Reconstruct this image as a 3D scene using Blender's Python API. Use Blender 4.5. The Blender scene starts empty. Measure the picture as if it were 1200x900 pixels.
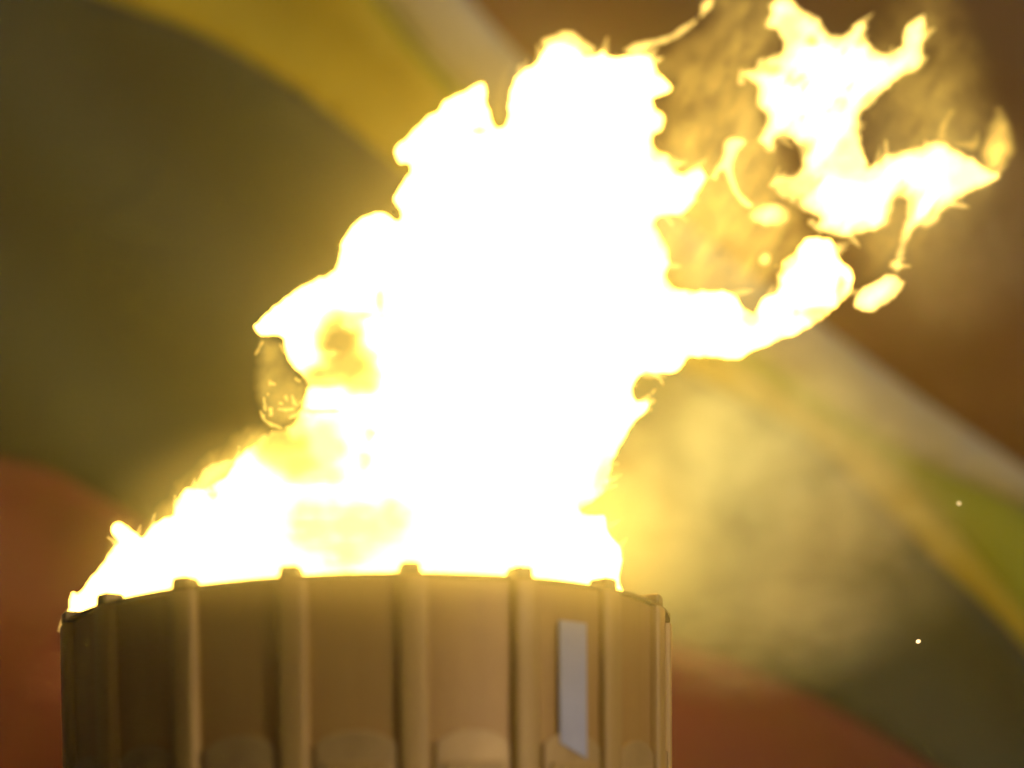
import bpy, bmesh, math, random
import numpy as np
from mathutils import Vector, noise
from mathutils.geometry import delaunay_2d_cdt

random.seed(7)
S = bpy.context.scene
C = S.collection

# ------------------------------------------------------------------ camera
RIM_Z = 3.286                       # height of the cauldron rim above the ground
CAM = Vector((0.0, -9.49, 1.70))
YAW, PITCH, ROLL = 0.07965, 0.2933, -0.0348
F_PX = 2239.0                       # focal length in pixels of a 1200 px wide frame
fw = Vector((math.sin(YAW) * math.cos(PITCH), math.cos(YAW) * math.cos(PITCH), math.sin(PITCH)))
rt0 = Vector((math.cos(YAW), -math.sin(YAW), 0.0))
up0 = rt0.cross(fw)
rt = math.cos(ROLL) * rt0 + math.sin(ROLL) * up0
up = -math.sin(ROLL) * rt0 + math.cos(ROLL) * up0
cam_d = bpy.data.cameras.new('camera')
cam = bpy.data.objects.new('camera', cam_d)
C.objects.link(cam)
from mathutils import Matrix
M3 = Matrix((rt, up, -fw)).transposed()
cam.matrix_world = Matrix.Translation(CAM) @ M3.to_4x4()
cam_d.sensor_width = 36.0
cam_d.lens = 36.0 * F_PX / 1200.0
cam_d.clip_start = 0.05
cam_d.clip_end = 5000.0
cam_d.dof.use_dof = True
cam_d.dof.focus_distance = 9.3
cam_d.dof.aperture_fstop = 0.22
S.camera = cam


def at(x, y, Y):
    """world point on the vertical plane y = Y that lies behind photo pixel (x, y)"""
    d = rt * ((x - 600.0) / F_PX) + up * ((450.0 - y) / F_PX) + fw
    return CAM + d * ((Y - CAM.y) / d.y)


def px(P):
    d = Vector(P) - CAM
    z = d.dot(fw)
    return 600 + F_PX * d.dot(rt) / z, 450 - F_PX * d.dot(up) / z


# ------------------------------------------------------------------ world, sun, exposure
W = bpy.data.worlds.new('World')
S.world = W
W.use_nodes = True
wn, wl = W.node_tree.nodes, W.node_tree.links
wn.clear()
out = wn.new('ShaderNodeOutputWorld')
bg = wn.new('ShaderNodeBackground')
sky = wn.new('ShaderNodeTexSky')
sky.sky_type = 'NISHITA'
sky.sun_disc = False
SUN_EL, SUN_AZ = math.radians(18.0), math.radians(132.0)   # azimuth clockwise from +Y
sky.sun_elevation = math.radians(3.0)
sky.sun_rotation = SUN_AZ
bg.inputs['Strength'].default_value = 0.02
wl.new(sky.outputs[0], bg.inputs[0])
wl.new(bg.outputs[0], out.inputs[0])

sun_d = bpy.data.lights.new('sun', 'SUN')
sun_d.energy = 1.5
sun_d.angle = math.radians(2.0)
sun_d.color = (1.0, 0.86, 0.68)
sun = bpy.data.objects.new('sun', sun_d)
C.objects.link(sun)
sd = Vector((math.sin(SUN_AZ) * math.cos(SUN_EL), math.cos(SUN_AZ) * math.cos(SUN_EL), math.sin(SUN_EL)))
sun.rotation_euler = sd.to_track_quat('Z', 'Y').to_euler()

S.view_settings.view_transform = 'Standard'
S.view_settings.look = 'None'
S.view_settings.exposure = 0.0
S.view_settings.gamma = 1.0
cy = S.cycles
cy.max_bounces = 8
cy.diffuse_bounces = 2
cy.glossy_bounces = 2
cy.transmission_bounces = 2
cy.volume_bounces = 2
cy.transparent_max_bounces = 96
cy.use_denoising = True
cy.volume_step_rate = 1.0
cy.volume_max_steps = 256


# ------------------------------------------------------------------ helpers
def link(o, parent=None, **kw):
    C.objects.link(o)
    if parent:
        o.parent = parent
    for k, v in kw.items():
        o[k] = v
    return o


def mesh(name, verts, faces, mat=None, parent=None, smooth=False, **kw):
    me = bpy.data.meshes.new(name)
    me.from_pydata([tuple(v) for v in verts], [], faces)
    me.update()
    if smooth:
        me.polygons.foreach_set('use_smooth', [True] * len(me.polygons))
    if mat:
        me.materials.append(mat)
    return link(bpy.data.objects.new(name, me), parent, **kw)


def empty(name, loc=(0, 0, 0), **kw):
    o = bpy.data.objects.new(name, None)
    o.location = loc
    o.empty_display_size = 0.2
    return link(o, None, **kw)


def nodemat(name):
    m = bpy.data.materials.new(name)
    m.use_nodes = True
    nt = m.node_tree
    nt.nodes.clear()
    return m, nt, nt.nodes.new('ShaderNodeOutputMaterial')


def surface(name, c1, c2, rough=0.5, metal=0.0, scale=(3, 3, 3), detail=6, bump=0.0, bscale=60.0, streak=None):
    """painted / woven surface: two real colours mixed by noise, plus fine relief"""
    m, nt, o = nodemat(name)
    N, L = nt.nodes, nt.links
    p = N.new('ShaderNodeBsdfPrincipled')
    tc = N.new('ShaderNodeTexCoord')
    mp = N.new('ShaderNodeMapping')
    mp.inputs['Scale'].default_value = scale
    L.new(tc.outputs['Object'], mp.inputs[0])
    nz = N.new('ShaderNodeTexNoise')
    nz.inputs['Scale'].default_value = 1.0
    nz.inputs['Detail'].default_value = detail
    nz.inputs['Roughness'].default_value = 0.6
    L.new(mp.outputs[0], nz.inputs['Vector'])
    r = N.new('ShaderNodeValToRGB')
    r.color_ramp.elements[0].position = 0.32
    r.color_ramp.elements[1].position = 0.68
    r.color_ramp.elements[0].color = (*c1, 1)
    r.color_ramp.elements[1].color = (*c2, 1)
    L.new(nz.outputs['Fac'], r.inputs[0])
    L.new(r.outputs[0], p.inputs['Base Color'])
    p.inputs['Roughness'].default_value = rough
    p.inputs['Metallic'].default_value = metal
    if bump:
        n2 = N.new('ShaderNodeTexNoise')
        n2.inputs['Scale'].default_value = bscale
        n2.inputs['Detail'].default_value = 4
        L.new(tc.outputs['Object'], n2.inputs['Vector'])
        b = N.new('ShaderNodeBump')
        b.inputs['Strength'].default_value = bump
        b.inputs['Distance'].default_value = 0.01
        L.new(n2.outputs['Fac'], b.inputs['Height'])
        L.new(b.outputs[0], p.inputs['Normal'])
    L.new(p.outputs[0], o.inputs['Surface'])
    return m


def firemat(name, dens, sat=(20.0, 12.6, 2.1), wisps=None):
    """glowing gas: emits and absorbs, so thin fire is amber and deep fire white"""
    m, nt, o = nodemat(name)
    N, L = nt.nodes, nt.links
    em = N.new('ShaderNodeEmission')
    ab = N.new('ShaderNodeVolumeAbsorption')
    ad = N.new('ShaderNodeAddShader')
    mx = max(sat)
    em.inputs['Color'].default_value = (sat[0] / mx, sat[1] / mx, sat[2] / mx, 1)
    em.inputs['Strength'].default_value = mx * dens
    ab.inputs['Color'].default_value = (0, 0, 0, 1)
    ab.inputs['Density'].default_value = dens
    if wisps:
        tc = N.new('ShaderNodeTexCoord')
        nz = N.new('ShaderNodeTexNoise')
        nz.inputs['Scale'].default_value = wisps
        nz.inputs['Detail'].default_value = 3.0
        nz.inputs['Distortion'].default_value = 0.8
        L.new(tc.outputs['Object'], nz.inputs['Vector'])
        r = N.new('ShaderNodeMapRange')
        r.inputs['From Min'].default_value = 0.36
        r.inputs['From Max'].default_value = 0.68
        r.inputs['To Min'].default_value = 0.4 * dens
        r.inputs['To Max'].default_value = 2.0 * dens
        L.new(nz.outputs['Fac'], r.inputs['Value'])
        k = N.new('ShaderNodeMath')
        k.operation = 'MULTIPLY'
        k.inputs[1].default_value = mx
        L.new(r.outputs[0], k.inputs[0])
        L.new(k.outputs[0], em.inputs['Strength'])
        L.new(r.outputs[0], ab.inputs['Density'])
    L.new(em.outputs[0], ad.inputs[0])
    L.new(ab.outputs[0], ad.inputs[1])
    L.new(ad.outputs[0], o.inputs['Volume'])
    if not wisps:
        m.cycles.homogeneous_volume = True
    return m


def smokemat(name, dens, scale, color, aniso=0.0, r0=1.0, inner=0.25, lo=0.12):
    """smoke that thins out from the middle of its puff to nothing at the hull"""
    m, nt, o = nodemat(name)
    N, L = nt.nodes, nt.links
    sc = N.new('ShaderNodeVolumePrincipled')
    sc.inputs['Color'].default_value = (*color, 1)
    sc.inputs['Anisotropy'].default_value = aniso
    tc = N.new('ShaderNodeTexCoord')
    ln = N.new('ShaderNodeVectorMath')
    ln.operation = 'LENGTH'
    L.new(tc.outputs['Object'], ln.inputs[0])
    fo = N.new('ShaderNodeMapRange')
    fo.interpolation_type = 'SMOOTHSTEP'
    fo.inputs['From Min'].default_value = r0
    fo.inputs['From Max'].default_value = inner
    fo.inputs['To Min'].default_value = 0.0
    fo.inputs['To Max'].default_value = 1.0
    L.new(ln.outputs['Value'], fo.inputs['Value'])
    nz = N.new('ShaderNodeTexNoise')
    nz.inputs['Scale'].default_value = scale
    nz.inputs['Detail'].default_value = 3.0
    nz.inputs['Distortion'].default_value = 0.6
    L.new(tc.outputs['Object'], nz.inputs['Vector'])
    r = N.new('ShaderNodeMapRange')
    r.inputs['From Min'].default_value = 0.34
    r.inputs['From Max'].default_value = 0.66
    r.inputs['To Min'].default_value = lo
    r.inputs['To Max'].default_value = 1.0
    L.new(nz.outputs['Fac'], r.inputs['Value'])
    k = N.new('ShaderNodeMath')
    k.operation = 'MULTIPLY'
    L.new(fo.outputs[0], k.inputs[0])
    L.new(r.outputs[0], k.inputs[1])
    k2 = N.new('ShaderNodeMath')
    k2.operation = 'MULTIPLY'
    k2.inputs[1].default_value = dens
    L.new(k.outputs[0], k2.inputs[0])
    L.new(k2.outputs[0], sc.inputs['Density'])
    L.new(sc.outputs[0], o.inputs['Volume'])
    return m


# ------------------------------------------------------------------ ground
m_ground = surface('ground_asphalt', (0.04, 0.04, 0.04), (0.065, 0.062, 0.058), 0.9, scale=(0.7, 0.7, 0.7), bump=0.5, bscale=40)
mesh('ground', [(-40, -40, 0), (40, -40, 0), (40, 40, 0), (-40, 40, 0)], [(0, 1, 2, 3)], m_ground, kind='structure')

# ------------------------------------------------------------------ cauldron
R = 1.5
NB = 18
A0 = 7.27                                      # bearing of the rib nearest the camera, degrees
TAPER = 0.0297 / 0.8                           # the wall leans in by this per metre of height


def rad(z):                                    # radius of the panel face, z below the rim is negative
    return R - 0.035 + R * TAPER * z


def pol(a, r, z):
    a = math.radians(a)
    return Vector((r * math.sin(a), -r * math.cos(a), z))


m_panel = surface('bronze_panel', (0.40, 0.225, 0.065), (0.46, 0.265, 0.08), 0.42, 0.15, scale=(5, 5, 0.7), bump=0.08, bscale=25)
m_rib = surface('bronze_rib', (0.44, 0.275, 0.085), (0.49, 0.31, 0.10), 0.5, 0.1, scale=(12, 12, 1.0), bump=0.08, bscale=30)
m_rim = surface('dark_rim', (0.09, 0.06, 0.035), (0.14, 0.095, 0.055), 0.5, 0.4, scale=(6, 6, 6))
m_lower = surface('brass_lower_panel', (0.44, 0.29, 0.12), (0.54, 0.36, 0.15), 0.4, 0.3, scale=(8, 8, 3), bump=0.1, bscale=30)
m_strip = surface('pale_strip', (0.42, 0.43, 0.56), (0.50, 0.51, 0.64), 0.45, 0.0, scale=(4, 4, 4))
m_bed = surface('sooty_steel', (0.02, 0.018, 0.016), (0.05, 0.045, 0.04), 0.8, 0.5, scale=(5, 5, 5), bump=0.4, bscale=25)
m_stone = surface('pedestal_stone', (0.22, 0.21, 0.19), (0.32, 0.30, 0.27), 0.8, scale=(3, 3, 3), bump=0.3, bscale=30)

caul = empty('cauldron', (0, 0, RIM_Z), label='round bronze cauldron with upright ribs and recessed panels holding the fire', category='cauldron')


def shell(name, a1, a2, zs_fn, off, thick, mat, nseg=8, nz=6, rfun=rad):
    """curved slab between two bearings; zs_fn(t) gives its bottom and top height at t in 0..1"""
    vs, fs = [], []
    for lay in (0, 1):
        for i in range(nseg + 1):
            t = i / nseg
            zb, zt = zs_fn(t)
            for j in range(nz + 1):
                z = zb + (zt - zb) * j / nz
                vs.append(pol(a1 + (a2 - a1) * t, rfun(z) + off - lay * thick, z))
    n = (nseg + 1) * (nz + 1)
    idx = lambda l, i, j: l * n + i * (nz + 1) + j
    for i in range(nseg):
        for j in range(nz):
            fs.append((idx(0, i, j), idx(0, i + 1, j), idx(0, i + 1, j + 1), idx(0, i, j + 1)))
            fs.append((idx(1, i, j), idx(1, i, j + 1), idx(1, i + 1, j + 1), idx(1, i + 1, j)))
        fs.append((idx(0, i, 0), idx(1, i, 0), idx(1, i + 1, 0), idx(0, i + 1, 0)))
        fs.append((idx(0, i, nz), idx(0, i + 1, nz), idx(1, i + 1, nz), idx(1, i, nz)))
    for j in range(nz):
        fs.append((idx(0, 0, j), idx(0, 0, j + 1), idx(1, 0, j + 1), idx(1, 0, j)))
        fs.append((idx(0, nseg, j), idx(1, nseg, j), idx(1, nseg, j + 1), idx(0, nseg, j + 1)))
    o = mesh(name, vs, fs, mat, caul)
    return o


def bevel(o, w, seg=2):
    b = o.modifiers.new('bevel', 'BEVEL')
    b.width = w
    b.segments = seg
    b.limit_method = 'ANGLE'
    return o


SP = 360.0 / NB
# the recessed panel of each bay, its raised arched lower panel, the rib and the rib's cap
pan0 = shell('panel', A0 + 0.02, A0 + SP - 0.02, lambda t: (-1.12, -0.002), 0.0, 0.03, m_panel)
low0 = bevel(shell('lower_panel', A0 + 3.6, A0 + SP - 3.2,
             lambda t: (-1.11, -0.70 + 0.055 * (1 - abs(2 * t - 1) ** 2.6)), 0.022, 0.02, m_lower, 14, 4), 0.006)
ledge0 = bevel(shell('ledge', A0 + 5.0, A0 + SP - 4.4, lambda t: (-0.86, -0.775), 0.036, 0.0135, m_rib, 10, 1), 0.005)

# rib profile: a flattened half round, swept down the wall
prof = []
RW = 0.066
for k in range(11):
    t = math.pi * k / 10
    prof.append((-RW * math.copysign(abs(math.cos(t)) ** 0.55, math.cos(t)), 0.046 * math.sin(t) ** 0.5 if k not in (0, 10) else 0.0))
prof = [(-RW, -0.02)] + prof + [(RW, -0.02)]
ribv, ribf = [], []
levels = [-1.14, -0.9, -0.6, -0.3, -0.012, 0.0]
for z in levels:
    for (u, d) in prof:
        dd = d - (0.006 if z == 0.0 and d > 0 else 0)
        r = rad(z) + dd
        c = pol(A0, r, z)
        tang = Vector((math.cos(math.radians(A0)), math.sin(math.radians(A0)), 0))
        ribv.append(c + tang * u)
n = len(prof)
for i in range(len(levels) - 1):
    for j in range(n - 1):
        ribf.append((i * n + j, i * n + j + 1, (i + 1) * n + j + 1, (i + 1) * n + j))
ribf.append(tuple(range(n))[::-1])
ribf.append(tuple((len(levels) - 1) * n + j for j in range(n)))
rib0 = mesh('rib', ribv, ribf, m_rib, caul, smooth=True)
rib0.modifiers.new('edges', 'EDGE_SPLIT').split_angle = math.radians(40)


def block(name, a, w, r1, r2, z1, z2, mat, parent):
    tang = Vector((math.cos(math.radians(a)), math.sin(math.radians(a)), 0))
    v = []
    for z, k in ((z1, 1.0), (z2, 0.93)):
        for r, s in ((r2, -1), (r2, 1), (r1, 1), (r1, -1)):
            v.append(pol(a, r, z) + tang * (w * 0.5 * s * k))
    f = [(3, 2, 1, 0), (4, 5, 6, 7), (0, 1, 5, 4), (1, 2, 6, 5), (2, 3, 7, 6), (3, 0, 4, 7)]
    return mesh(name, v, f, mat, parent)


cap0 = bevel(block('cap', A0 - 0.35, 0.094, R - 0.10, R + 0.004, 0.001, 0.060, m_rim, rib0), 0.016, 3)

for k in range(1, NB):
    rz = math.radians(SP * k)
    for src in (pan0, low0, ledge0, rib0):
        o = src.copy()
        C.objects.link(o)
        o.parent = caul
        o.rotation_euler.z = rz
        if src is rib0:
            c = cap0.copy()
            C.objects.link(c)
            c.parent = o


def ring(name, prof, mat, nseg=144):
    vs, fs = [], []
    n = len(prof)
    for i in range(nseg):
        a = 360.0 * i / nseg
        for r, z in prof:
            vs.append(pol(a, r, z))
    for i in range(nseg):
        i2 = (i + 1) % nseg
        for j in range(n):
            j2 = (j + 1) % n
            fs.append((i * n + j, i2 * n + j, i2 * n + j2, i * n + j2))
    return mesh(name, vs, fs, mat, caul)


bevel(ring('rim', [(R - 0.13, -0.06), (R - 0.068, -0.06), (R - 0.068, -0.001), (R - 0.003, 0.0), (R - 0.003, 0.014), (R - 0.13, 0.014)], m_rim), 0.004)
ring('bowl', [(0.30, -0.45), (R - 0.12, -0.20), (R - 0.132, -0.05), (R - 0.09, -0.07), (R - 0.09, -0.25), (0.30, -0.55)], m_bed)
ring('burner_ring', [(0.55, -0.30), (0.62, -0.30), (0.62, -0.25), (0.55, -0.25)], m_bed)
ring('underside', [(R - 0.09, -1.13), (R - 0.10, -1.17), (0.75, -1.75), (0.60, -1.80), (0.60, -1.74), (R - 0.2, -1.13)], m_panel)
ring('pedestal', [(0.58, -1.78), (0.50, -2.6), (0.62, -3.0), (0.95, -3.05), (0.95, -RIM_Z), (0.2, -RIM_Z), (0.2, -1.78)], m_stone)

# pale strip on the panel right of the middle
def bearing_for(xt, z, off):
    lo, hi = 5.0, 80.0
    for _ in range(40):
        md = (lo + hi) / 2
        P = pol(md, rad(z) + off, z)
        if px((P.x, P.y, P.z + RIM_Z))[0] < xt: lo = md
        else: hi = md
    return lo


def z_for(a, yt, off):
    lo, hi = -1.2, 0.0
    for _ in range(40):
        md = (lo + hi) / 2
        P = pol(a, rad(md) + off, md)
        if px((P.x, P.y, P.z + RIM_Z))[1] > yt: lo = md
        else: hi = md
    return lo


a_l, a_r = bearing_for(654, -0.4, 0.012), bearing_for(685, -0.4, 0.012)
zt1, zt2 = z_for(a_l, 727, .012), z_for(a_r, 731, .012)
zb1, zb2 = z_for(a_l, 871, .012), z_for(a_r, 890, .012)
bevel(shell('upright_strip', a_l, a_r, lambda t: (zb1 + (zb2 - zb1) * t, zt1 + (zt2 - zt1) * t), 0.027, 0.02, m_strip, 4, 3), 0.004)['label'] = 'pale bluish white upright strip with a slanted lower end'

# ------------------------------------------------------------------ flag behind the cauldron
FY = 4.5
E0 = [(250, -420), (400, -180), (500, -55), (539, 0), (579, 49), (690, 160), (820, 272), (985, 393), (1078, 464), (1200, 553), (1330, 660), (1560, 870)]
E1 = [(60, -420), (240, -180), (380, -55), (440, 5), (490, 64), (540, 112), (700, 255), (850, 385), (985, 485), (1090, 545), (1200, 598), (1330, 690), (1560, 900)]
E2 = [(52, -420), (232, -180), (372, -55), (432, 7), (482, 68), (532, 118), (690, 263), (835, 395), (950, 478), (995, 508), (1041, 541), (1102, 606), (1200, 722), (1300, 850), (1560, 1180)]
E3 = [(-420, -240), (-100, -80), (80, -25), (155, 3), (230, 32), (320, 82), (400, 138), (450, 175), (600, 290), (780, 410), (940, 505), (1041, 596), (1100, 657), (1195, 750), (1290, 880), (1500, 1200)]
E4 = [(-420, 440), (-200, 480), (0, 532), (60, 550), (150, 600), (230, 645), (500, 712), (780, 752), (900, 796), (985, 838), (1078, 892), (1200, 975), (1420, 1200)]
flag = empty('flag', (at(600, 450, FY).x, FY, 2.0), label='huge striped flag hanging behind the fire, its bands maroon, white, yellow, dark green and red', category='flag')


def flag_depth(x, y):
    """the cloth's billow: long soft folds that run with the stripes"""
    u = (x * 0.62 - y * 0.78) / 100.0
    v = (x * 0.78 + y * 0.62) / 100.0
    a = 0.13 * math.sin(u * 1.15 + 0.35 * math.sin(v * 0.5)) + 0.085 * math.sin(u * 2.9 + v * 0.35 + 1.0)
    return a + 0.22 * noise.noise(Vector((x / 420.0, y / 420.0, 3.3)))


def in_poly(P, poly):
    x, y = P[:, 0], P[:, 1]
    r = np.zeros(len(P), bool)
    n = len(poly)
    for i in range(n):
        x1, y1 = poly[i]
        x2, y2 = poly[(i + 1) % n]
        if y1 == y2:
            continue
        c = (y1 > y) != (y2 > y)
        r ^= c & (x < (x2 - x1) * (y - y1) / (y2 - y1) + x1)
    return r


def dense(poly, step, closed=True, smooth=True):
    """Catmull-Rom resampling of a traced line"""
    n = len(poly)
    P = [Vector(p) for p in poly]
    out = []
    for i in range(n if closed else n - 1):
        p0 = P[(i - 1) % n] if closed else P[max(i - 1, 0)]
        p1, p2 = P[i], P[(i + 1) % n]
        p3 = P[(i + 2) % n] if closed else P[min(i + 2, n - 1)]
        m = max(1, int(round((p2 - p1).length / step)))
        for k in range(m):
            t = k / m
            if smooth:
                q = 0.5 * ((2 * p1) + (p2 - p0) * t + (2 * p0 - 5 * p1 + 4 * p2 - p3) * t * t + (3 * p1 - p0 - 3 * p2 + p3) * t ** 3)
            else:
                q = p1.lerp(p2, t)
            out.append((q.x, q.y))
    if not closed:
        out.append(tuple(poly[-1]))
    return out


def triangulate(poly, step):
    """triangles of the inside of an outline with a regular fill of inner points"""
    A = np.array(poly, float)
    lo, hi = A.min(0), A.max(0)
    gx, gy = np.meshgrid(np.arange(lo[0], hi[0], step), np.arange(lo[1], hi[1], step * 0.87))
    gx = gx + (np.arange(gx.shape[0]) % 2)[:, None] * step * 0.5
    G = np.stack([gx.ravel(), gy.ravel()], 1)
    G = G[in_poly(G, poly)]
    if len(G):
        D = dist(G, A)
        G = G[D > step * 0.45]
    n = len(poly)
    vin = [Vector(p) for p in poly] + [Vector(g) for g in G.tolist()]
    V, _, T, _, _, _ = delaunay_2d_cdt(vin, [(i, (i + 1) % n) for i in range(n)], [], 0, 1e-4)
    V = np.array([tuple(v) for v in V])
    T = np.array([t for t in T if len(t) == 3])
    T = T[in_poly(V[T].mean(1), poly)]
    a, b, c = V[T[:, 0]], V[T[:, 1]], V[T[:, 2]]
    ar = (b[:, 0] - a[:, 0]) * (c[:, 1] - a[:, 1]) - (b[:, 1] - a[:, 1]) * (c[:, 0] - a[:, 0])
    T[ar > 0] = T[ar > 0][:, ::-1]             # photo y points down: make them counter-clockwise as seen
    return V, T


def dist(P, A):
    """distance from each point to a closed outline"""
    B = np.roll(A, -1, 0)
    best = np.full(len(P), 1e9)
    for p, q in zip(A, B):
        d = q - p
        l2 = max((d * d).sum(), 1e-9)
        t = np.clip(((P - p) @ d) / l2, 0, 1)
        best = np.minimum(best, ((P - p - t[:, None] * d) ** 2).sum(1))
    return np.sqrt(best)


def cloth(name, up_edge, lo_edge, mat, lift, label=None):
    poly = dense(up_edge, 26, False) + dense(lo_edge, 26, False)[::-1]
    V, T = triangulate(poly, 30)
    fr, bk = [], []
    o = flag.location
    for x, y in V:
        P = at(x, y, FY) - o
        d = flag_depth(x, y)
        fr.append((P.x, d, P.z))
        bk.append((P.x, d + 0.012, P.z))
    n = len(fr)
    used = {}
    for t in T:
        for i in range(3):
            e = (t[i], t[(i + 1) % 3])
            used[e] = 1
    fs = [tuple(int(i) for i in t) for t in T] + [tuple(int(i) + n for i in t[::-1]) for t in T]
    for (a, b) in used:
        if (b, a) not in used:
            fs.append((int(b), int(a), int(a) + n, int(b) + n))
    ob = mesh(name, fr + bk, fs, mat, flag, smooth=False)
    ob.data.polygons.foreach_set('use_smooth', [True] * (2 * len(T)) + [False] * (len(fs) - 2 * len(T)))
    if label:
        ob['label'] = label
    return ob


def fabric(name, c, var=0.2):
    a = tuple(v * (1 - var) for v in c)
    b = tuple(v * (1 + var) for v in c)
    return surface(name, a, b, 0.85, scale=(0.5, 0.5, 0.5), detail=4, bump=0.25, bscale=220)


TOP = [(-420, -420), (1560, -420)]
cloth('maroon_field', [(250, -420), (1560, -420), (1560, 870)], E0[:], fabric('maroon_cloth', (0.09, 0.032, 0.012)), 0)
cloth('white_stripe', E0, E1, fabric('white_cloth', (0.27, 0.26, 0.25)), 0)
cloth('olive_stripe', E1, E2, fabric('olive_cloth', (0.17, 0.20, 0.006)), 0)
cloth('yellow_stripe', E2, E3, fabric('yellow_cloth', (0.26, 0.21, 0.007)), 0)
cloth('dark_green_field', E3, E4, fabric('dark_green_cloth', (0.017, 0.022, 0.010)), 0)
cloth('red_field', E4, [(-420, 440), (-420, 1200), (1420, 1200)], fabric('red_cloth', (0.075, 0.009, 0.003)), 0)

# ------------------------------------------------------------------ fire
DENS = 9.0
m_fire = firemat('fire', DENS)
m_lobe = firemat('torn_fire', 3.2, (20.0, 13.2, 3.0))
m_thread = firemat('thread_fire', 1.7)
m_thin = firemat('thin_fire', 1.1, (20.0, 13.0, 2.8))
m_veil = firemat('fire_veil', 0.02, wisps=4.0)
m_amber = firemat('amber_fire', 0.07)
m_wisp = firemat('fire_wisp', 0.02, wisps=7.0)

fire = empty('flame', (0, 0, RIM_Z - 0.1), label='tall white hot flame leaning right out of the cauldron, with ragged tongues', category='flame')


def tongue(name, poly, mat, Y=0.0, T=0.5, rc=0.10, step=7.0, dents=(), wob=0.25, seed=0.0, ragged=1.2, smooth=True, lump=0.35, soft=False, feather=None, **kw):
    """a lick of fire: traced outline, rounded in depth, its middle surface swaying to and fro"""
    pl = dense(poly, 4.0, True, smooth)
    rg = []
    for x, y in pl:
        k = noise.noise_vector(Vector((x / 9.0, y / 9.0, seed + 5.0)))
        k2 = noise.noise_vector(Vector((x / 3.5, y / 3.5, seed + 9.0)))
        rg.append((x + ragged * k.x * 1.3 + ragged * 0.5 * k2.x, y + ragged * k.y * 1.3 + ragged * 0.5 * k2.y))
    V, Tr = triangulate(rg, step)
    par = list(range(len(V)))                   # keep the one biggest connected piece

    def root(i):
        while par[i] != i:
            par[i] = par[par[i]]
            i = par[i]
        return i
    for t in Tr:
        a = root(t[0])
        par[root(t[1])] = a
        par[root(t[2])] = a
    rs = [root(t[0]) for t in Tr]
    big = max(set(rs), key=rs.count)
    Tr = Tr[np.array(rs) == big]
    vk = sorted(set(Tr.ravel().tolist()))
    rem = np.full(len(V), -1)
    rem[vk] = np.arange(len(vk))
    V, Tr = V[vk], rem[Tr]
    edges = {}
    for t in Tr:
        for i in range(3):
            edges[(t[i], t[(i + 1) % 3])] = 1
    rimv = {i for e in edges if (e[1], e[0]) not in edges for i in e}
    D = dist(V, np.array(rg)) * 0.0043          # metres from the edge
    th = T * (1 - np.exp(-np.sqrt(2 * rc * D) / T))
    if feather:
        wgt = np.array([feather(x, y) for x, y in V])
        th2 = T * (1 - np.exp(-(D / 0.30) ** 1.25))
        th = th * (1 - wgt) + th2 * wgt
    else:
        wgt = np.full(len(V), 1.0 if soft else 0.0)
    if soft:
        th = T * (1 - np.exp(-(D / rc) ** 1.6))
    verts, fr_id, bk_id = [], {}, {}
    o = fire.location
    for i, (x, y) in enumerate(V):
        t = float(th[i])
        n1 = noise.fractal(Vector((x / 70.0, y / 70.0, seed)), 0.9, 2.1, 4)
        if wgt[i] > 0.02:
            # streaks drawn out along the flow of the flame, up and to the right
            fu, fv = x * 0.62 - y * 0.78, x * 0.78 + y * 0.62
            n2 = noise.fractal(Vector((fu / 60.0, fv / 17.0, seed + 3.0)), 0.8, 2.2, 4)
            n1 = n1 * (1 - wgt[i]) + (n1 * 0.9 + n2 * (1.5 if soft else 2.6)) * wgt[i]
            t *= max(0.10, 1 + max(lump, 0.35 + 0.15 * wgt[i]) * n1)
        else:
            t *= max(0.15, 1 + lump * n1)
        for (dx, dy, rx, ry, tgt) in dents:
            w = math.exp(-((x - dx) / rx) ** 2 - ((y - dy) / ry) ** 2)
            w = min(1.0, max(0.0, w * (1.3 + 0.8 * noise.noise(Vector((x / 16.0, y / 16.0, 7.0 + seed))) + 0.9 * noise.noise(Vector((x / 30.0, y / 12.0, 17.0 + seed))))))
            w = max(0.0, w) ** 1.2
            t = 1.0 / ((1 - w) / max(t, 1e-4) + w / (tgt * 4.5 / DENS)) if t > 1e-5 else t
        mid = wob * noise.noise(Vector((x / 160.0, y / 160.0, seed + 20.0))) * min(1.0, float(D[i]) / 0.12)
        mid += Y + wob * 0.8 * noise.noise(Vector((x / 400.0, y / 400.0, seed + 40.0)))
        if i in rimv:
            fr_id[i] = bk_id[i] = len(verts)
            verts.append(at(x, y, mid) - o)
        else:
            fr_id[i] = len(verts)
            verts.append(at(x, y, mid - t) - o)
            bk_id[i] = len(verts)
            verts.append(at(x, y, mid + t) - o)
    fs = []
    for t in Tr:
        f1 = tuple(fr_id[i] for i in t)
        f2 = tuple(bk_id[i] for i in t[::-1])
        fs.append(f1)
        if set(f1) != set(f2):
            fs.append(f2)
        else:
            fs.pop()
    return mesh(name, verts, fs, mat, fire, smooth=False, **kw)


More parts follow.
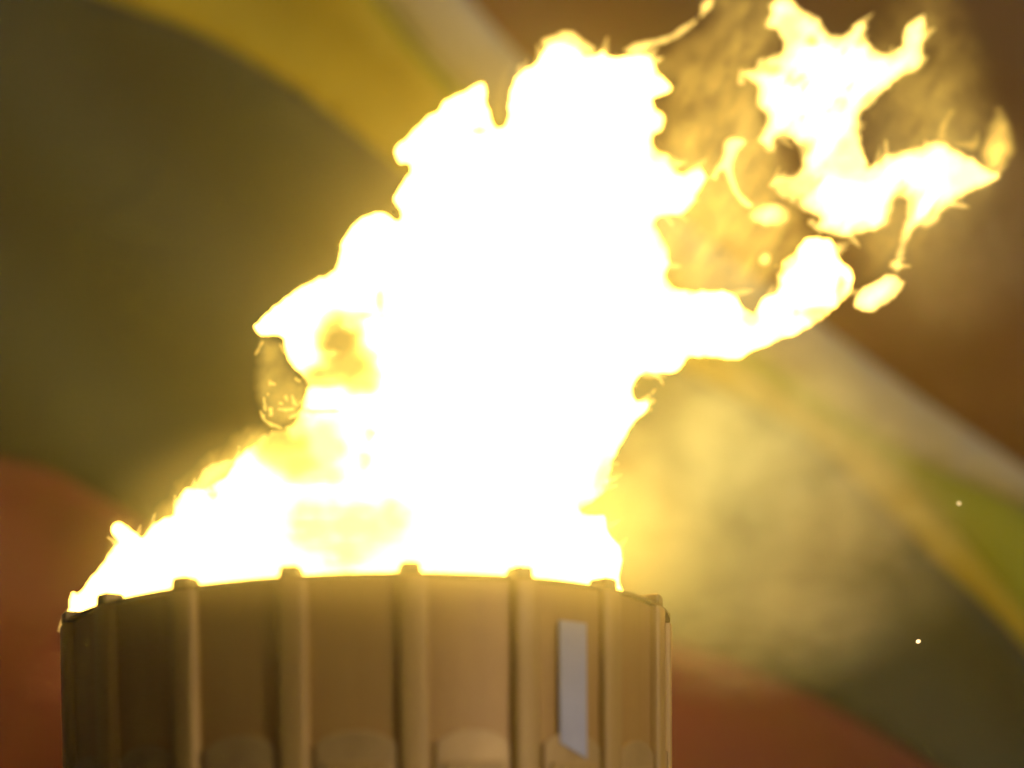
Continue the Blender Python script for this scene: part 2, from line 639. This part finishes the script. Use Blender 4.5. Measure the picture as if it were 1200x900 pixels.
BODY = [(74, 728), (76, 720), (80, 712), (80, 699), (85, 692), (90, 694), (97, 688), (108, 673), (118, 661), (126, 650), (130, 643), (136, 636),
        (132, 630), (129, 622), (133, 614), (139, 611), (148, 614), (158, 621), (166, 628), (172, 622), (181, 612), (192, 606), (202, 602), (205, 590),
        (212, 576), (222, 571), (238, 572), (250, 566), (262, 558), (270, 548), (277, 537), (285, 527), (297, 520), (308, 508), (322, 503), (336, 499), (347, 490),
        (352, 476), (357, 462), (358, 450), (352, 440), (343, 431), (336, 420), (333, 406), (331, 396), (318, 394), (305, 393), (297, 384), (301, 377), (318, 362), (338, 346), (353, 335), (370, 326), (386, 319),
        (394, 310), (398, 296), (402, 280), (410, 268), (422, 256), (436, 250), (447, 248), (456, 252), (462, 257), (469, 257), (469, 248),
        (463, 240), (462, 230), (467, 222), (474, 211), (481, 199), (478, 193), (468, 192), (462, 184), (464, 172), (472, 164), (482, 155), (491, 145),
        (502, 135), (512, 129), (520, 119), (530, 113), (545, 107), (556, 100), (567, 97), (571, 106), (570, 119), (575, 130), (577, 144), (583, 149),
        (591, 147), (595, 138), (596, 118), (600, 100), (607, 88), (618, 79), (629, 73), (635, 62), (643, 52), (655, 48), (668, 51), (678, 58),
        (687, 65), (700, 63), (707, 59), (713, 66), (727, 66), (740, 65), (758, 64), (764, 69), (770, 80), (780, 93), (789, 101), (785, 108), (773, 112), (765, 117), (766, 125), (772, 130),
        (780, 138), (776, 152), (765, 160), (770, 175), (785, 181), (786, 192), (799, 203), (811, 198), (823, 196), (827, 205), (825, 217), (818, 230), (810, 243), (798, 251),
        (773, 254), (768, 262), (775, 275), (783, 290), (786, 305), (782, 322), (790, 335), (810, 340), (830, 340), (850, 341), (863, 345), (868, 355), (876, 362), (884, 366),
        (888, 357), (897, 347), (909, 342), (914, 333), (914, 315), (917, 303), (930, 298), (937, 288), (944, 279), (955, 277), (970, 279), (978, 284),
        (983, 300), (990, 310), (998, 316), (1001, 326), (998, 341), (988, 354), (975, 366), (962, 377), (947, 386), (930, 394), (912, 400), (895, 408), (880, 413),
        (869, 421), (857, 422), (840, 420), (820, 420), (806, 421), (799, 429), (791, 437), (778, 439), (762, 438), (750, 441), (743, 450), (741, 460), (746, 469),
        (757, 468), (762, 474), (757, 484), (747, 491), (738, 505), (730, 520), (722, 533), (716, 552), (712, 572), (700, 585), (682, 597), (690, 603), (711, 603), (713, 620),
        (718, 630), (726, 636), (730, 648), (730, 665), (727, 682), (727, 735), (600, 770), (430, 780), (250, 770), (120, 755)]
DENTS = [(398, 402, 17, 22, 0.002), (380, 440, 16, 9, 0.004), (412, 430, 20, 17, 0.004), (424, 450, 16, 10, 0.010), (385, 446, 12, 6, 0.012), (446, 352, 6, 12, 0.028), (428, 371, 22, 6, 0.030), (412, 380, 12, 8, 0.02),
         (332, 520, 26, 16, 0.003), (352, 545, 26, 14, 0.007), (384, 520, 22, 30, 0.030), (378, 558, 22, 10, 0.03), (365, 615, 24, 26, 0.024), (420, 618, 40, 26, 0.024), (402, 650, 18, 18, 0.024),
         (462, 605, 16, 16, 0.026), (432, 510, 6, 10, 0.045), (427, 540, 8, 14, 0.04), (437, 508, 5, 4, 0.03), (708, 562, 11, 24, 0.03), (696, 590, 16, 6, 0.028), (563, 153, 8, 4, 0.016), (776, 273, 14, 18, 0.03), (772, 175, 12, 22, 0.03), (786, 328, 10, 12, 0.03),
         (932, 366, 4, 6, 0.03), (880, 372, 10, 12, 0.032), (985, 338, 6, 14, 0.018), (960, 366, 22, 7, 0.02), (250, 580, 6, 6, 0.02), (344, 466, 10, 14, 0.012), (366, 447, 14, 5, 0.01), (375, 482, 22, 2.5, 0.016), (348, 492, 10, 7, 0.014)]


def sm(a, b, v):
    t = min(1.0, max(0.0, (v - a) / (b - a)))
    return t * t * (3 - 2 * t)


def body_feather(x, y):
    w = sm(700, 790, x) * sm(440, 400, y) * 0.8                   # ragged right edge
    w = max(w, sm(330, 270, x) * sm(480, 540, y) * 0.55)          # low left shoulder
    w = max(w, sm(660, 720, x) * sm(430, 450, y) * sm(625, 600, y) * 0.6)
    w = max(w, sm(600, 660, x) * sm(80, 60, y) * 0.5)
    w = max(w, sm(405, 375, x) * sm(388, 404, y) * sm(545, 505, y))
    return w


tongue('fire_body', BODY, m_fire, 0.0, 1.1, 0.11, 6.0, DENTS, 0.35, 1.0, 1.6, feather=body_feather)

LOBE = [(893, 27), (903, 16), (899, 6), (907, -2), (918, -5), (930, 0), (938, 8), (950, 15), (962, 20), (966, 30), (972, 38), (984, 41), (995, 35), (1002, 27), (1010, 25), (1017, 29), (1016, 40),
        (1018, 50), (1026, 58), (1038, 62), (1050, 58), (1058, 50), (1060, 36), (1066, 25), (1076, 18), (1084, 16), (1086, 30), (1082, 55), (1079, 80), (1065, 87), (1050, 95),
        (1037, 107), (1022, 122), (1011, 135), (1009, 155), (1012, 175), (1019, 194), (1024, 195), (1033, 184), (1045, 178), (1060, 176), (1080, 170), (1095, 164), (1108, 166), (1120, 174),
        (1135, 181), (1150, 192), (1161, 199), (1175, 203), (1169, 211), (1150, 222), (1135, 228), (1120, 237), (1110, 243), (1103, 254), (1095, 265), (1082, 268), (1074, 268),
        (1068, 277), (1062, 295), (1057, 312), (1053, 321), (1045, 316), (1048, 298), (1053, 280), (1058, 262), (1062, 247), (1060, 236), (1054, 232), (1049, 240), (1045, 255),
        (1040, 266), (1025, 270), (1005, 276), (990, 280), (975, 276), (960, 272), (953, 265), (958, 256), (940, 249), (926, 240), (914, 233), (906, 225), (906, 209), (930, 205), (938, 196),
        (935, 180), (927, 165), (910, 164), (911, 175), (905, 181), (897, 175), (889, 165), (892, 151), (898, 138), (893, 132), (886, 127), (886, 112), (886, 100), (876, 94), (867, 87),
        (870, 82), (884, 80), (887, 70), (900, 65), (914, 66), (915, 50), (909, 36), (899, 33)]
LOBE_D = [(925, 35, 16, 26, 0.04), (952, 48, 6, 6, 0.02), (990, 175, 10, 14, 0.045), (1000, 190, 30, 20, 0.06), (945, 215, 14, 14, 0.04), (920, 222, 16, 10, 0.02), (1053, 290, 8, 30, 0.012), (1064, 240, 8, 16, 0.02), (1135, 205, 26, 20, 0.08), (1050, 40, 30, 30, 0.06), (900, 80, 16, 8, 0.02)]
tongue('fire_tongue', LOBE, m_lobe, -0.15, 0.42, 0.10, 5.0, LOBE_D, 0.25, 11.0, 2.2, feather=lambda x, y: 1.0)

tongue('fire_tongue', [(1000, 358), (1003, 346), (1013, 336), (1025, 329), (1040, 321), (1052, 322), (1058, 328), (1064, 331), (1056, 340), (1046, 352), (1026, 364), (1010, 366)],
       m_lobe, -0.1, 0.15, 0.06, 4.0, (), 0.1, 15.0, 1.6, feather=lambda x, y: 0.5)
tongue('fire_tongue', [(877, 250), (884, 242), (896, 239), (910, 238), (921, 243), (926, 253), (918, 263), (902, 266), (888, 263), (879, 257)],
       m_lobe, 0.1, 0.12, 0.03, 4.0, (), 0.1, 17.0, 1.8, feather=lambda x, y: 0.6)
tongue('fire_tongue', [(848, 168), (856, 160), (868, 162), (877, 166), (867, 176), (861, 190), (860, 204), (864, 216), (872, 229), (884, 240), (876, 244), (864, 233), (856, 220), (851, 208),
                       (846, 200), (838, 212), (834, 208), (843, 190), (848, 180)], m_lobe, 0.15, 0.06, 0.022, 4.0, (), 0.1, 19.0, 0.8)
tongue('fire_tongue', [(888, 303), (892, 297), (899, 295), (905, 300), (903, 308), (896, 313), (890, 310)], m_thin, 0.1, 0.1, 0.05, 4.0, (), 0.05, 21.0, 0.6)
tongue('fire_tongue', [(730, 59), (745, 50), (768, 45), (785, 40), (800, 30), (812, 23), (821, 15), (820, 6), (829, -2), (838, -10), (836, 6), (827, 17), (815, 28), (800, 41), (785, 49),
                       (765, 55), (756, 64), (742, 67)], m_thin, 0.1, 0.12, 0.06, 4.0, (), 0.1, 23.0, 0.8)
# tips along the upper edge and left shoulder that glow amber rather than white
tongue('fire_tongue', [(640, 58), (632, 48), (645, 42), (658, 36), (670, 35), (680, 42), (690, 50), (700, 58), (690, 68), (660, 60)], m_thin, 0.1, 0.14, 0.05, 5.0, (), 0.1, 25.0, 1.5)
tongue('fire_tongue', [(585, 88), (587, 78), (596, 71), (604, 69), (602, 78), (597, 88), (597, 105), (592, 128), (588, 145), (578, 148), (577, 120), (580, 100)], m_veil, 0.1, 0.3, 0.2, 4.0, (), 0.1, 27.0, 1.0)
tongue('fire_tongue', [(228, 570), (232, 558), (238, 548), (252, 541), (266, 538), (274, 540), (266, 556), (252, 570), (238, 578)], m_thin, -0.2, 0.12, 0.03, 5.0, (), 0.1, 29.0, 1.5)
tongue('fire_tongue', [(122, 655), (126, 645), (136, 638), (148, 640), (140, 650), (128, 660)], m_thin, -0.2, 0.1, 0.03, 4.0, (), 0.05, 31.0, 1.0)
tongue('fire_tongue', [(66, 742), (70, 728), (76, 715), (82, 708), (90, 712), (88, 728), (78, 738)], m_thin, 0.0, 0.08, 0.012, 4.0, (), 0.05, 32.0, 1.2)
# right-hand wisps beyond the lobe
tongue('fire_wisp', [(1150, 200), (1148, 180), (1152, 160), (1160, 140), (1166, 118), (1174, 122), (1184, 140), (1191, 160), (1190, 178), (1182, 192), (1172, 206), (1160, 208)], m_amber, 0.0, 0.5, 0.06, 6.0, (), 0.1, 33.0, 2.5, soft=True)
tongue('fire_wisp', [(1096, 166), (1101, 146), (1110, 131), (1122, 122), (1130, 123), (1120, 130), (1112, 144), (1110, 158), (1122, 165), (1138, 162), (1146, 150), (1150, 165), (1143, 178), (1124, 174), (1108, 168)],
       m_amber, 0.0, 0.3, 0.03, 5.0, (), 0.1, 35.0, 1.5, soft=True)
# amber gas between the body and the lobe
tongue('fire_veil', [(735, 70), (760, 62), (790, 46), (812, 30), (826, 14), (836, -20), (900, -25), (915, 0), (925, 60), (915, 120), (925, 170), (945, 215), (962, 270), (950, 300), (925, 330),
                     (905, 350), (880, 370), (850, 352), (800, 348), (770, 320), (750, 250), (760, 180), (770, 120)], m_veil, 0.25, 0.5, 0.10, 8.0, (), 0.3, 37.0, 4.0, soft=True)
tongue('fire_veil', [(985, 60), (1020, 20), (1060, -20), (1120, -20), (1150, 40), (1175, 100), (1185, 180), (1170, 240), (1120, 290), (1070, 330), (1010, 340), (985, 300), (960, 260), (1000, 190), (990, 120)],
       m_wisp, 0.35, 0.35, 0.22, 10.0, (), 0.3, 41.0, 5.0, soft=True)
tongue('fire_veil', [(112, 690), (114, 668), (122, 645), (124, 618), (134, 603), (150, 604), (166, 612), (182, 594), (196, 578), (206, 562), (222, 548), (240, 532), (262, 518), (282, 500), (298, 494), (316, 498), (340, 505), (360, 530), (330, 570), (270, 620), (200, 660), (150, 690)],
       m_amber, 0.1, 0.28, 0.09, 5.0, (), 0.1, 47.0, 3.0, soft=True)
# the hollow by the left shoulder: dim gas crossed by bright threads
tongue('fire_veil', [(303, 393), (318, 394), (334, 398), (340, 420), (352, 440), (364, 446), (362, 480), (340, 502), (316, 505), (306, 490), (297, 462), (294, 440), (298, 415)], m_amber, 0.0, 0.2, 0.05, 5.0, (), 0.1, 43.0, 2.5, soft=True)


def thread(pts, w, seed):
    """a thin bright thread of fire drawn along a line"""
    L = [Vector(p) for p in dense(pts, 3.0, False)]
    a, b = [], []
    for i, p in enumerate(L):
        d = (L[min(i + 1, len(L) - 1)] - L[max(i - 1, 0)]).normalized()
        nrm = Vector((-d.y, d.x))
        k = w * (0.45 + 0.55 * math.sin(math.pi * (i + 0.5) / len(L))) * (1 + 0.5 * noise.noise(Vector((p.x / 5, p.y / 5, seed))))
        a.append(tuple(p + nrm * k))
        b.append(tuple(p - nrm * k))
    tongue('fire_thread', a + b[::-1], m_thread, -0.02, 0.03, 0.02, 3.0, (), 0.06, seed, 0.7)


rnd = random.Random(5)
THREADS = [([(297, 419), (302, 410), (307, 402), (314, 397)], 2.4), ([(308, 462), (310, 472), (311, 480), (308, 489)], 3.0), ([(317, 476), (318, 488)], 3.2),
           ([(323, 478), (333, 481), (346, 479)], 2.6), ([(334, 460), (336, 472)], 2.6), ([(316, 442), (317, 453)], 2.4), ([(342, 462), (347, 474), (356, 469)], 3.4),
           ([(326, 400), (331, 408), (333, 416)], 2.4), ([(304, 478), (310, 492), (322, 499), (336, 503)], 3.0), ([(336, 490), (348, 486), (358, 478)], 3.2), ([(340, 436), (350, 446), (362, 448)], 2.6)]
for i in range(11):
    px_, py_ = rnd.uniform(300, 352), rnd.uniform(405, 496)
    if (px_ - 324) ** 2 / 900 + (py_ - 450) ** 2 / 2300 > 1 or rnd.random() > 0.35 + (py_ - 405) / 110:
        continue
    a_ = rnd.uniform(0, math.pi)
    l_ = rnd.uniform(3, 8)
    THREADS.append(([(px_, py_), (px_ + l_ * 0.5 * math.cos(a_) + rnd.uniform(-2, 2), py_ + l_ * 0.5 * math.sin(a_)), (px_ + l_ * math.cos(a_), py_ + l_ * math.sin(a_) + rnd.uniform(-2, 2))], rnd.uniform(1.6, 2.8)))
for i, (pts, w) in enumerate(THREADS):
    thread(pts, w, 50.0 + 3 * i)


def licks(poly, test, n, lmin, lmax, flow, seed, Y=0.0):
    """small feathery licks that leave the edge of the fire"""
    rnd = random.Random(seed)
    P = dense(poly, 3.0)
    N = len(P)
    cand = [i for i in range(N) if test(*P[i])]
    for k in range(n):
        i = cand[rnd.randrange(len(cand))]
        p = Vector(P[i])
        tg = (Vector(P[(i + 3) % N]) - Vector(P[(i - 3) % N])).normalized()
        nr = Vector((tg.y, -tg.x))                       # outline runs clockwise: this points out
        d = (nr * 0.55 + Vector(flow) * 0.7 + Vector((rnd.uniform(-.35, .35), rnd.uniform(-.35, .35)))).normalized()
        if d.dot(nr) < 0.12:
            continue
        ln = rnd.uniform(lmin, lmax)
        w = rnd.uniform(4.5, 9.0) * (ln / lmax) ** 0.4
        sd_ = Vector((-d.y, d.x))
        bend = rnd.uniform(-0.35, 0.35)
        L_, R_ = [], []
        for q in range(8):
            t = q / 7
            c = p - d * 16 + d * (ln + 16) * t + sd_ * (bend * ln * t * t)
            ww = w * (1 - t) ** 0.8 * (1 + 0.25 * math.sin(t * 7 + k)) + 1.2
            L_.append(tuple(c + sd_ * ww))
            R_.append(tuple(c - sd_ * ww))
        tongue('fire_lick', L_ + R_[::-1], m_thin, Y, rnd.uniform(0.06, 0.2), 0.03, 3.5, (), 0.08, seed + k * 1.7, 0.35, feather=lambda x, y: 0.35)


licks(BODY, lambda x, y: x < 285 and 530 < y < 640, 7, 8, 18, (0.5, -0.8), 101)
licks(BODY, lambda x, y: 580 < x < 770 and y < 95, 14, 8, 24, (0.6, -0.7), 202)
licks(BODY, lambda x, y: x > 745 and y < 345, 20, 8, 24, (0.8, -0.3), 303)
licks(BODY, lambda x, y: x > 690 and 425 < y < 640, 14, 8, 20, (0.7, -0.3), 404)
licks(LOBE, lambda x, y: True, 34, 6, 22, (0.75, -0.5), 505, -0.15)

# ------------------------------------------------------------------ sparks
m_spark, nt, o_ = nodemat('spark_glow')
e_ = nt.nodes.new('ShaderNodeEmission')
e_.inputs['Color'].default_value = (1.0, 0.72, 0.35, 1)
e_.inputs['Strength'].default_value = 2.2
nt.links.new(e_.outputs[0], o_.inputs['Surface'])


def spark(x, y, Y, r, label):
    bm = bmesh.new()
    bmesh.ops.create_icosphere(bm, subdivisions=2, radius=r)
    for v in bm.verts:
        v.co *= 1 + 0.35 * noise.noise(v.co * 60 + Vector((x, y, 0)))
        v.co.z *= 0.8
    me = bpy.data.meshes.new('spark')
    bm.to_mesh(me)
    bm.free()
    me.materials.append(m_spark)
    ob = bpy.data.objects.new('spark', me)
    ob.location = at(x, y, Y)
    link(ob, None, label=label, category='spark', group='sparks drifting right of the cauldron')


spark(1076, 752, -0.3, 0.012, 'brighter glowing spark drifting low before the dark green field of the flag')
spark(1124, 590, 0.2, 0.009, 'fainter glowing spark higher up before the olive stripe of the flag')


# ------------------------------------------------------------------ smoke, and mist added for glow
def puff(x, y, Y, rx, ry, rz, mat, parent, tilt=0.0):
    bm = bmesh.new()
    bmesh.ops.create_icosphere(bm, subdivisions=3, radius=1.02)
    me = bpy.data.meshes.new('puff')
    bm.to_mesh(me)
    bm.free()
    me.materials.append(mat)
    ob = bpy.data.objects.new('puff', me)
    ob.location = at(x, y, Y) - parent.location
    ob.scale = (rx, ry, rz)
    ob.rotation_euler.y = tilt
    link(ob, parent)
    return ob


m_smoke = smokemat('pale_smoke', 0.70, 2.2, (0.78, 0.88, 1.0))
m_smoke2 = smokemat('thin_smoke', 0.5, 2.4, (0.9, 0.88, 0.85))
smoke = empty('smoke', at(850, 760, 0.6), label='pale smoke drifting down from the flame beside the right side of the cauldron, plus mist added for the glow round flame and rim', category='smoke', kind='stuff')
puff(800, 590, 1.3, 0.95, 0.9, 1.0, m_smoke, smoke)
puff(905, 510, 1.4, 1.0, 0.8, 0.72, m_smoke, smoke, 0.5)
puff(970, 650, 1.3, 1.05, 0.8, 0.80, m_smoke2, smoke)
puff(985, 560, 1.6, 0.75, 0.6, 0.8, m_smoke2, smoke, 0.6)
puff(850, 220, 0.9, 0.5, 0.5, 0.95, m_smoke2, smoke, 0.2)
puff(880, 740, 1.5, 1.0, 0.7, 0.5, m_smoke2, smoke)
puff(1100, 250, 0.9, 0.80, 0.7, 1.0, m_smoke2, smoke)
m_glow_mist = smokemat('flame_glow_mist', 0.08, 2.0, (0.95, 0.89, 0.66), 0.6, 1.0, 0.0, 0.5)  # added mist, put round the flame to make its halo of light
puff(600, 380, 0.0, 2.3, 1.9, 2.1, m_glow_mist, smoke)
m_rim_glow = smokemat('rim_glow_mist', 0.95, 2.0, (0.95, 0.9, 0.74), 0.6, 1.0, 0.0, 0.6)  # added mist before the rim, veils the cauldron front with golden glow
puff(480, 670, -1.4, 1.6, 0.9, 0.85, m_rim_glow, smoke)

# ------------------------------------------------------------------ haze
m_haze, nt, o_ = nodemat('haze_air')
pv = nt.nodes.new('ShaderNodeVolumePrincipled')
pv.inputs['Color'].default_value = (0.95, 0.89, 0.66, 1)
pv.inputs['Density'].default_value = 0.004
pv.inputs['Anisotropy'].default_value = 0.65
nt.links.new(pv.outputs[0], o_.inputs['Volume'])
m_haze.cycles.homogeneous_volume = True
x0, x1, y0, y1, z0, z1 = -42, 42, -42, 42, -1.0, 16.0
mesh('haze', [(x0, y0, z0), (x1, y0, z0), (x1, y1, z0), (x0, y1, z0), (x0, y0, z1), (x1, y0, z1), (x1, y1, z1), (x0, y1, z1)],
     [(3, 2, 1, 0), (4, 5, 6, 7), (0, 1, 5, 4), (1, 2, 6, 5), (2, 3, 7, 6), (3, 0, 4, 7)], m_haze, kind='stuff')
